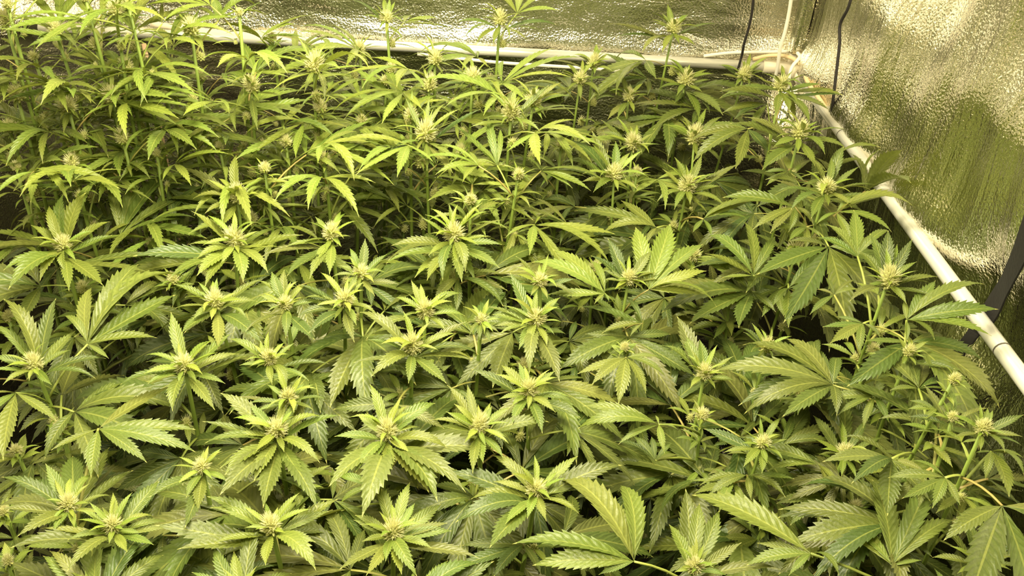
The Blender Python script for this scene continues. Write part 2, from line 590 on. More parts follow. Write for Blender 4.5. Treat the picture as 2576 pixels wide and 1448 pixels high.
def joined_fan(style, n, seed, N, droop):
    """one low fan leaf: leaflets and petiole in one mesh, for the shaded storeys"""
    rnd = random.Random(seed)
    wr = {'b': .22, 'm': .21, 's': .12}[style]
    AV, AF, AU = [], [], []
    for (a, l) in FAN[n]:
        V, Fc, UV = leaflet_data(wr, rnd.uniform(.2, 1.1), 0.35, N, rnd.randint(0, 999), 0.3)
        mz = Matrix.Rotation(RAD(a + rnd.uniform(-6, 6)), 4, 'Z') @ Matrix.Rotation(RAD(droop + rnd.uniform(-10, 12) + abs(a) * .1), 4, 'Y') @ Matrix.Scale(l * rnd.uniform(.9, 1.08), 4)
        b = len(AV)
        AV += [mz @ Vector(v) for v in V]
        AF += [tuple(i + b for i in f) for f in Fc]
        AU += UV
    V, Fc = tube_data([(-0.55, 0, -0.38), (-0.25, 0, -0.13), (0.0, 0, 0)], [.02, .016, .013], 5)
    b = len(AV)
    AV += V
    AF += [tuple(i + b for i in f) for f in Fc]
    AU += [(0.5, 0.5)] * len(V)
    return mesh_obj('fan_leaf', AV, AF, M_LEAF, uvs=AU)


LOWFAN = {}
for s in 'bms':
    LOWFAN[s] = [joined_fan(s, n, 100 + i, 8, dr) for i, (n, dr) in enumerate([(5, 5), (7, 12), (5, 25), (7, 35), (5, 15), (3, 20)])]


def bud_meshes(seed, hairs=165, flat=1.0):
    rnd = random.Random(seed)
    V, Fc = [], []
    # stacked calyces: small teardrops pointing out and up over a dome
    for k in range(46):
        ph = k * 2.39996
        q = k / 45
        el = 1.35 - 1.9 * q
        d = Vector((math.cos(ph) * math.cos(el), math.sin(ph) * math.cos(el), math.sin(el) * flat))
        c = d * 0.50 + Vector((0, 0, -0.15 - 0.25 * q))
        L = rnd.uniform(.34, .5)
        tx = d.cross(Vector((0, 0, 1)))
        tx = tx.normalized() if tx.length > .05 else Vector((1, 0, 0))
        ty = d.cross(tx)
        dd = (d + Vector((0, 0, .35))).normalized()
        b = len(V)
        for (f, r) in ((0, .06), (.4, .15), (.75, .09)):
            for m in range(5):
                a = m * 2 * PI / 5
                V.append(c + dd * L * (f - .3) + tx * r * math.cos(a) + ty * r * math.sin(a))
        V.append(c + dd * L * .8)
        for r_ in range(2):
            for m in range(5):
                Fc.append((b + r_ * 5 + m, b + r_ * 5 + (m + 1) % 5, b + r_ * 5 + 5 + (m + 1) % 5, b + r_ * 5 + 5 + m))
        for m in range(5):
            Fc.append((b + 10 + m, b + 10 + (m + 1) % 5, b + 15))
    # solid heart so no light leaks through
    b = len(V)
    for j in range(5):
        el = -1.4 + j * 0.7
        for m in range(8):
            a = m * PI / 4
            V.append(Vector((.56 * math.cos(a) * math.cos(el), .56 * math.sin(a) * math.cos(el), .62 * math.sin(el) - .20)))
    for j in range(4):
        for m in range(8):
            Fc.append((b + j * 8 + m, b + j * 8 + (m + 1) % 8, b + j * 8 + 8 + (m + 1) % 8, b + j * 8 + 8 + m))
    core = mesh_obj('flower_bud', V, Fc, M_CALYX)
    V, Fc = [], []
    for k in range(hairs):
        ph = k * 2.39996 + rnd.uniform(-.2, .2)
        q = k / (hairs - 1)
        el = 1.5 - 1.6 * q ** 0.75 + rnd.uniform(-.12, .12)
        d = Vector((math.cos(ph) * math.cos(el), math.sin(ph) * math.cos(el), math.sin(el)))
        st_ = d * 0.45 + Vector((0, 0, -.1 - .2 * q))
        L = rnd.uniform(.5, .82) * (1 - .25 * q)
        w = Vector((rnd.uniform(-.4, .4), rnd.uniform(-.4, .4), rnd.uniform(-.1, .45)))
        pts = [st_, st_ + d * L * .5 + w * .08, st_ + d * L + w * .32]
        vv, ff = tube_data(pts, [.052, .042, .012], 3, False)
        b = len(V)
        V += vv
        Fc += [tuple(i + b for i in f) for f in ff]
    hair = mesh_obj('pistils', V, Fc, M_PISTIL)
    return core, hair


BUDS = [bud_meshes(s) for s in range(4)]
SIDE = [bud_meshes(20 + s, 40) for s in range(3)]

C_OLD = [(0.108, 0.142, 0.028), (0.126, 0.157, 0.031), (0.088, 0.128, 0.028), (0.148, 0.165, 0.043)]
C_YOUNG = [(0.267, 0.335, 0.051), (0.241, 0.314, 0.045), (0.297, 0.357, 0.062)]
C_PET = [(0.34, 0.39, 0.08), (0.30, 0.36, 0.07), (0.37, 0.36, 0.09), (0.40, 0.32, 0.10)]


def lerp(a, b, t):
    if t > 1:  # past full maturity: extra darkening that paints in understorey shade
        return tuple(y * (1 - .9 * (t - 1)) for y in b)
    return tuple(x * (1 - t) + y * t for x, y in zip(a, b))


def frame_pet(B, T):
    m = frame(B, T, Vector((0, 0, 1)))
    L = (T - B).length
    k = 0.105 / L
    return m @ Matrix.Diagonal((1, k, k if L > .1 else 1, 1))


def frame(B, T, hint, ws=1.0):
    X = T - B
    s = X.length
    X = X / s
    Z = hint - X * hint.dot(X)
    if Z.length < .05:
        Z = Vector((1, 0, 0)) - X * X.x
    Z.normalize()
    Y = Z.cross(X)
    m = Matrix((X * s, Y * s * ws, Z * s)).transposed().to_4x4()
    m.translation = B
    return m


def clampw(p, g=0.012):
    p.x = min(max(p.x, WALL_L + g + .01), WALL_R - .035)
    p.y = min(p.y, WALL_B - g - .012)
    return p


class Plant:
    def __init__(s, idx, bud, style, label):
        s.rnd = random.Random(idx * 7 + 3)
        s.bud, s.style = bud, style
        r = s.rnd
        s.foot = Vector((bud.x + r.uniform(-.05, .05), min(bud.y + r.uniform(-.03, .05), WALL_B - .06), 0))
        s.foot.x = min(max(s.foot.x, WALL_L + .05), WALL_R - .06)
        s.root = bpy.data.objects.new('cannabis_plant', None)
        s.root.location = s.foot
        COL.objects.link(s.root)
        tag(s.root, label, 'plant', 'flowering cannabis plants in the tent')
        s.bow = Vector((r.uniform(-.02, .02), r.uniform(-.02, .02), 0))
        s.inv = -s.foot

    def stem_at(s, dz):
        """point on the stem dz below the bud"""
        H = s.bud.z
        q = min(max(dz / H, 0), 1)
        p = s.bud.lerp(s.foot, q)
        if s.style == 's' or True:
            # top third nearly upright
            e = max(0, 1 - q * 2.5) ** 2
            p.x = p.x * (1 - e) + s.bud.x * e
            p.y = p.y * (1 - e) + s.bud.y * e
        return p + s.bow * math.sin(PI * q)

    def stem(s, r=0.0035):
        n = 9
        pts = [s.stem_at(s.bud.z * (k / n)) + s.inv for k in range(n + 1)]
        V, Fc = tube_data(pts, [r * (.75 + .9 * k / n) for k in range(n + 1)], 7)
        link('stem', mesh_obj('stem', V, Fc, M_STEM), s.root)

    def add_bud(s, size, pos=None, bank=None, name='flower_bud', tilt=True):
        r = s.rnd
        core, hair = r.choice(bank or BUDS)
        p = (pos if pos is not None else s.bud)
        m = Matrix.Translation(p + s.inv) @ Matrix.Rotation(r.uniform(-.25, .25), 4, 'X') @ Matrix.Rotation(r.uniform(-.25, .25), 4, 'Y') @ Matrix.Rotation(r.uniform(0, 6.28), 4, 'Z') @ Matrix.Diagonal((size, size, size * r.uniform(.9, 1.3), 1))
        b = link(name, core, s.root, m)
        link('pistils', hair, b)
        return b

    def blade(s, B, T, age, style=None, parent=None, hint=None, ws=1.0, arcs=None, name='leaf'):
        r = s.rnd
        st_ = style or s.style
        bank = LEAFLETS[st_]
        L = (T - B).length
        rr = r.random()
        i = arcs if arcs is not None else (0 if rr < .22 else 1 if rr < .62 else 2 if rr < .9 else 3)
        me = bank[i * 2 + r.randint(0, 1)]
        h = (hint or Vector((0, 0, 1))) + Vector((r.uniform(-.3, .3), r.uniform(-.3, .3), 0))
        m = frame(B + s.inv, T + s.inv, h, ws * r.uniform(.9, 1.12))
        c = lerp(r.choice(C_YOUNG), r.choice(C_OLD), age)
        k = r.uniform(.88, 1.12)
        par = parent or s.root
        if parent is not None:
            m = Matrix.Translation(-parent.location) @ m
        return link(name, me, par, m, (c[0] * k, c[1] * k, c[2] * k, 1))

    def tip_solve(s, B, px, py, bx, by):
        """tip point for a blade whose base is B and whose tip is seen at px, py"""
        dy = py - by
        dist = math.hypot(px - bx, dy) + 1e-6
        d = ray(px, py).normalized()
        t0 = (B - CAM).dot(d)
        mpx = (B - CAM).dot(fw) / F_PX
        L = min(dist * mpx * (1.02 + .28 * abs(dy) / dist), .20)
        near = (CAM + d * t0 - B).length
        off = math.sqrt(max(0, L * L - near * near))
        T = CAM + d * (t0 + (off if dy < 0 else -off) * min(1, abs(dy) / dist * 1.6))
        T = CAM + (T - CAM)
        return s.keep(T, d)

    def keep(s, T, d):
        """slide a tip back along its sight line until it is clear of the walls"""
        k = 1.0
        lx, ly = WALL_R - .034, WALL_B - .026
        if T.x > lx: k = min(k, lx / T.x)
        if T.y > ly: k = min(k, ly / T.y)
        return clampw(CAM + (T - CAM) * k)

    def rosette_tips(s, bpx, tips, age0=.1):
        dmax = max(math.hypot(x - bpx[0], y - bpx[1]) for x, y in tips)
        mpx = (s.bud - CAM).dot(fw) / F_PX
        for (x, y) in tips:
            q = math.hypot(x - bpx[0], y - bpx[1]) / dmax
            dz = min(.037, dmax * mpx * (.05 + .22 * q ** 1.4))
            B = s.stem_at(dz)
            T = s.tip_solve(B, x, y, *bpx)
            B = B + (T - B) * .04
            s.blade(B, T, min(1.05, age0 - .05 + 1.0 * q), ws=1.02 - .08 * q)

    def rosette(s, L, n1, n2, age0=.1, arch=False):
        r = s.rnd
        ph = r.uniform(0, 6.28)
        for ring, (n, l, dz, el) in enumerate(((n1, .62, .012, 24), (n2, 1.0, .04, 4))):
            for k in range(n):
                a = ph + ring * .5 + k * 2 * PI / n + r.uniform(-.25, .25)
                LL = L * l * r.uniform(.8, 1.15)
                e = RAD(el + r.uniform(-16, 14))
                B = s.stem_at(dz + r.uniform(0, .015))
                T = B + Vector((math.cos(a) * math.cos(e), math.sin(a) * math.cos(e), math.sin(e))) * LL
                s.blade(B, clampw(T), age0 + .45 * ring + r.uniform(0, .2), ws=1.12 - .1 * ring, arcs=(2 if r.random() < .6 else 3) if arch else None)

    def small_leaves(s, L, n=6):
        """sugar leaves poking out of the bud"""
        r = s.rnd
        for k in range(n):
            a = k * 2 * PI / n + r.uniform(-.4, .4)
            e = RAD(r.uniform(8, 50))
            B = s.bud - Vector((0, 0, .006))
            T = B + Vector((math.cos(a) * math.cos(e), math.sin(a) * math.cos(e), math.sin(e))) * L * r.uniform(.7, 1.2)
            s.blade(B, T, r.uniform(0, .2), ws=.75)

    def fan_px(s, base, tips, h=None, age=.8, style=None, from_dz=.1):
        """large fan leaf seen in the photograph: own object with petiole and leaflets"""
        J = clampw(at_h(base[0], base[1], h if h else CAM_Z - (s.bud.z - .02)))
        e = bpy.data.objects.new('fan_leaf', None)
        COL.objects.link(e)
        e.parent = s.root
        e.location = J + s.inv
        N0 = s.stem_at(max(.03, s.bud.z - J.z + .05))
        link('petiole', ME_PET, e, Matrix.Translation(-e.location) @ frame_pet(N0 + s.inv, J + s.inv), s.rnd.choice(C_PET) + (1,))
        dm = max(math.hypot(x - base[0], y - base[1]) for x, y in tips)
        for (x, y) in tips:
            T = s.tip_solve(J, x, y, *base)
            s.blade(J, T, age, style=style, parent=e, name='leaflet', ws=1.0)

    def fan_proc(s, dz, az, plen, size, n, age, hd=True, style=None, el=30, droop=None):
        r = s.rnd
        N0 = s.stem_at(dz)
        d = Vector((math.cos(az) * math.cos(RAD(el)), math.sin(az) * math.cos(RAD(el)), math.sin(RAD(el))))
        J = clampw(N0 + d * plen, .03)
        dr = RAD(droop if droop is not None else r.uniform(-2, 30))
        st_ = style or s.style
        X = Vector((math.cos(az) * math.cos(dr), math.sin(az) * math.cos(dr), -math.sin(dr)))
        if not hd:
            T = clampw(J + X * size)
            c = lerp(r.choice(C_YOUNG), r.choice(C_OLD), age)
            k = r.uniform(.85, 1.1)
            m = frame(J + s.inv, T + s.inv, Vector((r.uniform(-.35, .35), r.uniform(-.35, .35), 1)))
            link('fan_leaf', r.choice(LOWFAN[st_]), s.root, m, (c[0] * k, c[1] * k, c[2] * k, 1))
            return
        e = bpy.data.objects.new('fan_leaf', None)
        COL.objects.link(e)
        e.parent = s.root
        e.location = J + s.inv
        link('petiole', ME_PET, e, Matrix.Translation(-e.location) @ frame_pet(N0 + s.inv, J + s.inv), r.choice(C_PET) + (1,))
        side = Vector((0, 0, 1)).cross(X).normalized()
        nrm = X.cross(side)
        for (a, l) in FAN[n]:
            aa = RAD(a + r.uniform(-7, 7))
            dd = (X * math.cos(aa) + side * math.sin(aa) + nrm * r.uniform(-.18, .12) * 1.0).normalized()
            T = clampw(J + dd * size * l * r.uniform(.88, 1.1))
            s.blade(J, T, age + r.uniform(-.1, .1), style=style, parent=e, hint=nrm, name='leaflet')

    def understorey(s, n, size, top=.10, step=.045, hd_n=2):
        r = s.rnd
        az = r.uniform(0, 6.28)
        for k in range(n):
            az += 2.4 + r.uniform(-.4, .4)
            s.fan_proc(top + k * step + r.uniform(-.012, .012), az, r.uniform(.035, .075), size * r.uniform(.8, 1.15), 5 if r.random() < .5 else 7, min(1.25, .95 + .08 * k), hd=(k < hd_n), el=r.uniform(4, 26))  # darker down the stem: older leaves, plus shade painted into their colour


# ---------------------------------------------------------------- positions read from the photograph
CROP = {'A': (0, 0), 'B': (860, 0), 'C': (1716, 0), 'D': (0, 484), 'E': (860, 484), 'F': (1716, 484), 'G': (0, 964), 'H': (860, 964), 'I': (1716, 964)}
CS = 2.992


def full(c, x, y):
    return CROP[c][0] + x / CS, CROP[c][1] + y / CS


H_LOW = [(-200, .44), (0, .49), (100, .55), (200, .595), (300, .62), (450, .64), (700, .665), (1000, .69), (1448, .72), (1700, .74)]
H_TALL = [(-200, .33), (0, .39), (60, .43), (160, .49), (250, .535), (340, .56), (480, .60), (700, .64)]


def interp(tab, y):
    for (a, b), (c, d) in zip(tab, tab[1:]):
        if y <= c:
            return b + (d - b) * (y - a) / (c - a)
    return tab[-1][1]


PLANTS = {}


def P(key, crop, bx, by, style, br, tips, label, R=None, h=None, nodes=0, age=.1):
    px, py = full(crop, bx, by)
    hh = h or interp(H_TALL if style == 's' else H_LOW, py)
    d = ray(px, py)
    t = -hh / d.z
    ymax = WALL_B - .13 - .08 * ((len(PLANTS) * 37 % 10) / 10)
    t = min(t, ymax / d.y)
    if d.x > 0:
        t = min(t, (WALL_R - .125) / d.x)
    bud = CAM + d * t
    p = Plant(len(PLANTS), bud, style, label)
    PLANTS[key] = (p, px, py)
    m_px = t / F_PX          # metres per pixel at this depth
    r = p.rnd
    p.stem({'b': .0032, 'm': .0026, 's': .0031}[style])
    bs = br * m_px / 1.0
    p.add_bud(bs)
    if tips:
        p.rosette_tips((px, py), [full(crop, x, y) for x, y in tips], age)
        p.small_leaves(bs * 3.2, 7)
    else:
        L = R * m_px
        p.small_leaves(bs * 3.0, 6)
        if style == 's':
            p.rosette(L, 6, 7, age, arch=True)
        else:
            p.rosette(L, 7, 9, age)
    if style == 's':
        az = r.uniform(0, 6)
        dz = .045
        for k in range(4 + nodes):
            az += 2.5
            p.fan_proc(dz, az, r.uniform(.045, .085), r.uniform(.10, .135), 7 if k % 2 else 5, .35 + .12 * k, hd=(k < 4), el=r.uniform(25, 50), droop=r.uniform(-25, 8))
            nb = p.stem_at(dz + .006) + Vector((math.cos(az), math.sin(az), .2)) * .012
            p.add_bud(bs * r.uniform(.55, .75), nb, SIDE, 'side_bud')
            for q in range(3):
                a2 = az + (q - 1) * .9
                p.blade(nb, nb + Vector((math.cos(a2), math.sin(a2), r.uniform(-.3, .4))) * r.uniform(.025, .045), .35)
            dz += r.uniform(.045, .07)
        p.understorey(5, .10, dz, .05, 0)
    else:
        for k in range(2):
            az = r.uniform(0, 6)
            nb = p.stem_at(.085 + .055 * k) + Vector((math.cos(az), math.sin(az), .1)) * .014
            p.add_bud(bs * .6, nb, SIDE, 'side_bud')
            for q in range(3):
                a2 = az + (q - 1) * .9
                p.blade(nb, nb + Vector((math.cos(a2), math.sin(a2), r.uniform(-.2, .4))) * r.uniform(.03, .05), .4)
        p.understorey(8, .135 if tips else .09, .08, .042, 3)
    return p


def FAN_PX(key, crop, bx, by, tips, dh=.0, age=.8, style=None):
    p = PLANTS[key][0]
    base = full(crop, bx, by)
    hh = (CAM_Z - p.bud.z) + .02 + dh
    J = at_h(base[0], base[1], hh)
    p = min((q[0] for q in PLANTS.values() if q[0].bud.z > J.z - .02), key=lambda q: (q.stem_at(q.bud.z - J.z + .06) - J).length)
    p.fan_px(base, [full(crop, x, y) for x, y in tips], hh, age, style)


# front rows
P('1', 'G', 510, 900, 'b', 27, [(340, 600), (5, 705), (5, 945), (125, 1155), (400, 1120), (560, 1090), (540, 715), (1010, 652), (840, 845), (700, 690), (750, 970)], 'left one of the pair of flower tops in the front left corner')
P('2', 'G', 845, 1060, 'b', 27, [(850, 820), (1200, 735), (1265, 1040), (1155, 1000), (770, 930), (600, 950), (300, 1090), (70, 1240), (505, 1180), (820, 1210), (500, 1420), (1060, 1125), (960, 1270), (1160, 1215), (1250, 1090)], 'plant with long leaf lying leftward, right of the pair in the front left corner')
P('3', 'G', 2035, 1060, 'b', 29, [(1555, 850), (1580, 935), (1160, 1065), (2255, 880), (2480, 960), (2550, 870), (2380, 1195), (1610, 1200), (2000, 1370), (2380, 1410), (2090, 930), (1330, 1250)], 'front row plant between the left corner pair and the centre plant')
P('4', 'H', 385, 1105, 'b', 30, [(250, 750), (550, 900), (750, 905), (515, 740), (95, 990), (85, 1025), (800, 1050), (830, 1110), (680, 1240), (1030, 1310), (150, 1190), (180, 1448), (330, 1340), (450, 1440), (-20, 1400), (570, 1460)], 'front row plant whose top stands nearest the middle of the front edge')
P('5', 'H', 1465, 790, 'b', 29, [(1135, 545), (1490, 615), (1780, 545), (2110, 615), (800, 665), (1140, 740), (965, 875), (850, 1050), (1110, 1240), (1395, 1020), (1540, 1040), (1790, 985), (1840, 800), (1230, 1060), (1555, 720)], 'front plant just left of the large dark gap in the foliage')
P('6', 'G', 2080, 340, 'b', 31, [(1655, 70), (1865, 150), (1520, 285), (1740, 400), (1650, 640), (1540, 450), (1920, 560), (2140, 520), (1910, 740), (2295, 760), (2410, 600), (1650, 845), (1980, 940), (2390, 950), (2240, 130), (2420, 250), (2570, 240), (1690, 695)], 'big star shaped plant, left of the three tops in the second row')
P('7', 'H', 340, 350, 'b', 30, [(210, 5), (490, 170), (110, 230), (705, 150), (585, 330), (680, 385), (-60, 400), (100, 675), (220, 600), (365, 680), (510, 520), (795, 490), (1150, 500), (660, 830), (300, 820), (150, 1010), (720, 890), (935, 820), (-100, 780)], 'plant with a long right leaf, middle of the three tops in the second row')
P('8', 'H', 1030, 310, 'b', 29, [(790, 10), (945, 10), (1130, 170), (1270, 175), (780, 210), (740, 320), (660, 280), (1215, 560), (1085, 480), (920, 450), (985, 680), (1065, 600), (1240, 405), (1560, 290)], 'bright plant, right of the three tops in the second row')
P('9', 'H', 1410, 40, 'b', 27, [(1720, 100), (1740, 140), (1610, 220), (1180, 120), (1400, 200), (1280, 170), (1280, 310), (1510, 380), (1800, 260), (1200, -135), (1610, -95), (970, -110), (1390, -50), (1330, -160)], 'plant behind and right of the second row, left of the drooping fan leaf')
P('10', 'G', 2170, 100, 'b', 25, [(2010, 10), (2290, 0), (2370, 10), (1785, 100), (1930, 210), (2360, 200), (2460, 120), (1870, 150), (2110, 190), (2260, 10)], 'smaller top half hidden directly behind the big star shaped plant')
P('11', 'D', 1385, 1290, 'b', 31, [(1285, 895), (1090, 1225), (1600, 1120), (1800, 1215), (1750, 1055), (2010, 1215), (1220, 1360), (1110, 1440), (1700, 1440), (1480, 1430), (1350, 1440), (1300, 1650), (1620, 1640), (900, 1450)], 'plant with one leaf pointing straight up, above the drooping fan leaf at left')
P('12', 'D', 250, 1280, 'b', 26, [(20, 800), (425, 790), (-60, 990), (570, 1040), (530, 1185), (-60, 1230), (-80, 1330), (20, 1448), (800, 1250), (720, 1400), (390, 1448), (220, 1420)], 'plant at the left edge with two tall blades behind its top')
P('13', 'D', 2020, 1245, 'b', 24, [(1960, 1120), (2220, 1130), (1720, 1100), (1930, 1320), (2160, 1470), (2330, 1420), (2480, 1290), (1800, 1300), (2050, 1450)], 'half hidden top between two big plants left of the centre')
P('14', 'E', 530, 1140, 'b', 31, [(510, 960), (635, 1080), (130, 900), (180, 1110), (940, 970), (1030, 1220), (860, 1060), (85, 1280), (215, 1390), (500, 1440), (790, 1440), (330, 1090), (990, 1270)], 'plant with the biggest cream top in the centre of the canopy')
P('15', 'D', 1615, 810, 'b', 26, [(1635, 640), (1540, 720), (1475, 740), (1300, 690), (1980, 650), (1320, 870), (1450, 955), (1590, 960), (1640, 1170), (1860, 960), (1940, 820), (1365, 1060), (1975, 1140)], 'leftmost of the row of four tops across the middle of the canopy')
P('16', 'D', 2145, 830, 'b', 23, [(2045, 595), (2140, 580), (1930, 660), (2300, 700), (1950, 770), (1850, 1040), (2150, 1100), (2370, 1110), (2010, 900), (2190, 990), (2420, 820)], 'yellowish top with two upright blades, second in the middle row of four')
P('17', 'E', 20, 800, 'b', 27, [(170, 670), (95, 1130), (-330, 690), (-250, 1060), (-340, 940), (120, 600), (200, 860), (-120, 640), (-60, 960), (110, 1000), (-300, 800), (270, 930)], 'third top in the middle row of four, below the small bright top')
P('18', 'E', 625, 880, 'b', 27, [(520, 660), (650, 775), (720, 810), (900, 760), (400, 790), (780, 1040), (440, 960), (640, 1010), (930, 930), (180, 1110), (360, 990)], 'fourth top in the middle row, just above the biggest central top')
P('19', 'E', 1050, 950, 'b', 18, [(1040, 880), (1120, 900), (960, 1080), (1120, 1130), (1040, 1110), (930, 990), (1180, 1050), (1190, 930)], 'small low top squeezed between two larger plants right of centre')
P('20', 'E', 1465, 940, 'b', 28, [(1265, 600), (1470, 740), (1645, 790), (1065, 860), (1210, 850), (1660, 975), (1130, 1010), (1180, 1070), (1330, 1185), (1410, 1170), (1545, 1160), (1600, 1070), (1410, 1370), (1640, 1430), (1130, 920)], 'large top right of centre with a tall leaning blade behind it')
P('21', 'E', 145, 600, 'b', 24, [(175, 345), (340, 465), (-30, 550), (-80, 640), (430, 690), (345, 615), (250, 780), (110, 740), (60, 420), (20, 700)], 'small bright top standing alone above the middle row of four')
P('22', 'D', 470, 380, 'b', 25, [(230, 245), (370, 100), (650, 0), (480, 10), (830, 220), (850, 320), (60, 735), (300, 670), (490, 600), (520, 745), (775, 700), (20, 590), (1215, 470), (1120, 605), (280, 410), (575, 520)], 'wide dull green plant near the left edge with long low leaves')
P('23', 'D', 1765, 340, 'b', 27, [(1440, 140), (1765, 200), (1950, 290), (1420, 390), (1480, 500), (1660, 550), (1800, 470), (2020, 610), (2290, 320), (1270, 650), (1480, 630), (1540, 715), (1830, 680), (1000, 480), (2100, 410)], 'left of the three tops in front of the dark hollow')
P('24', 'D', 2490, 300, 'b', 23, [(2370, 180), (2575, 200), (2150, 410), (2270, 390), (2385, 520), (2455, 440), (2570, 410), (2480, 620), (1970, 480), (2160, 630), (2330, 650), (2640, 330)], 'middle and smallest of the three tops in front of the dark hollow')
P('25', 'E', 845, 300, 'b', 30, [(805, 85), (600, 190), (970, 200), (1120, 330), (660, 310), (650, 475), (860, 560), (810, 415), (1230, 205), (1210, 395), (1190, 570), (345, 515), (640, 665), (760, 665), (905, 680), (370, 400), (1000, 370), (930, 600)], 'right and tallest of the three tops in front of the dark hollow')
P('26', 'E', 1490, 660, 'b', 24, [(1310, 480), (1560, 570), (1620, 640), (1760, 650), (1200, 640), (1310, 690), (1740, 790), (1420, 780), (1550, 800)], 'small top left of the pale upright fan leaf at right')
P('27', 'D', 1785, 10, 'b', 27, [(1450, 50), (1540, 160), (1650, 270), (1890, 250), (1980, -60), (1780, -280), (2040, -100), (1920, 0), (1600, -60), (1350, -190)], 'broad leaved top just in front of the tall narrow leaved plants')
P('28', 'G', 1515, 620, 'b', 24, [(1535, 500), (1410, 600), (1120, 860), (1390, 1090), (1490, 960), (1720, 740), (1400, 860), (1640, 560)], 'shaded low top in the hollow left of the big star shaped plant')
P('bl1', 'G', 700, 1600, 'b', 27, [(735, 1230), (1155, 1105), (320, 1295), (1235, 1290), (510, 1400), (370, 1260), (950, 1500)], 'blades rising from the bottom edge below the front left corner pair')
P('bl2', 'G', 1800, 1600, 'b', 27, [(1610, 1230), (1760, 1260), (1940, 990), (1930, 1410), (1440, 1420), (2200, 1430)], 'tall blades rising from the bottom edge between two front row plants')
P('bl3', 'H', 520, 1620, 'b', 26, [(1035, 1360), (1150, 1335), (800, 1330), (300, 1560), (700, 1450)], 'blade tips at the bottom edge below the middle front plant')
# right hand group
P('29', 'I', 95, 1370, 'm', 26, [(25, 790), (130, 900), (280, 950), (450, 1195), (720, 1385), (-100, 1060), (60, 1180), (340, 1448), (-60, 1420), (200, 1250)], 'yellow green top at the bottom edge right of the dark gap')
P('30', 'I', 2240, 1310, 'm', 27, [(2060, 950), (2150, 1040), (2285, 1010), (2440, 970), (2570, 1130), (2430, 1190), (1880, 1310), (2110, 1250), (2070, 1430), (2560, 1390), (2240, 1448), (2400, 1448), (2575, 1260), (1860, 1050)], 'many bladed bright plant in the front right corner')
P('31', 'I', 1230, 510, 'm', 25, [(985, 240), (1390, 270), (1530, 405), (1450, 570), (1025, 540), (1200, 700), (1310, 720), (1350, 610), (1120, 480), (1195, 40)], 'bright top with one tall blade behind, right of its neighbour at lower right')
P('32', 'I', 610, 440, 'm', 22, [(570, 330), (740, 260), (800, 420), (160, 340), (310, 520), (520, 390), (460, 630), (600, 680), (760, 580), (640, 600)], 'bright star top at lower right beside a reddish leaf stalk')
P('33', 'I', 2270, 330, 'm', 24, [(2200, 230), (2340, 200), (2575, 235), (2300, 185), (2245, 510), (2430, 520), (2560, 470), (2050, 400), (2560, 400)], 'bright top close to the dark foil at the right edge')
P('34', 'F', 170, 1350, 'm', 24, [(130, 1105), (390, 1230), (400, 1415), (0, 1070), (160, 1250), (-40, 930), (-150, 1150), (60, 1470), (250, 1480)], 'bright top right of the drooping fan leaf at right of centre')
P('35', 'E', 2160, 640, 'm', 23, [(2000, 345), (2330, 440), (1870, 475), (1960, 580), (2380, 610), (2390, 655), (2080, 740), (2270, 740), (1960, 660)], 'yellow top between two pale fan leaves at right of centre')
P('36', 'F', 860, 430, 'm', 27, [(700, 275), (845, 280), (1050, 330), (1060, 400), (720, 340), (760, 520), (940, 580), (880, 570), (1000, 470), (530, 310)], 'vivid yellow green top left of the right pole, upper of two')
P('37', 'F', 1560, 640, 'm', 30, [(1330, 440), (1410, 310), (1550, 285), (1735, 345), (1770, 520), (1930, 635), (1890, 780), (1870, 680), (1690, 840), (1400, 700), (1560, 560), (1260, 820)], 'tall plant with a large yellow top closest to the right pole')
P('38', 'I', 900, 60, 'm', 20, [(770, 5), (1130, 30), (870, 240), (1040, 130), (800, 100), (1050, 200), (640, 120)], 'small bright top above the pair of star tops at lower right')
P('39', 'F', 640, 1150, 'm', 20, [(440, 1020), (740, 1110), (520, 1090), (460, 1050), (840, 1200), (560, 1260), (680, 1260)], 'small yellow top below the vivid upper top near the right pole')
P('76', 'I', 2040, 250, 'm', 16, [(1700, 250), (1820, 10), (2130, 330), (2110, 270), (1990, 30), (2310, 185)], 'small young top left of the bright one at the right edge')
P('79', 'I', 1300, 930, 'm', 20, [(1130, 950), (1210, 840), (1440, 860), (1450, 1000), (1200, 1050), (1390, 990)], 'dim green top deep in the shade at lower right', h=.76)
P('77a', 'F', 1440, 1180, 'm', 17, [(1300, 1130), (1520, 1100), (1560, 1230), (1350, 1260), (1470, 1290)], 'small spiky top below the large yellow top by the right pole', h=.74)
P('77b', 'F', 1710, 1190, 'm', 17, [(1620, 1080), (1850, 1120), (1830, 1240), (1650, 1290), (1760, 1300), (2060, 1330)], 'small spiky top nearest the black strap under the right pole', h=.74)
P('77c', 'F', 1030, 1330, 'm', 18, [(940, 1240), (1080, 1290), (900, 1330), (1100, 1390), (990, 1420)], 'small low top between upright shaded blades at right', h=.74)
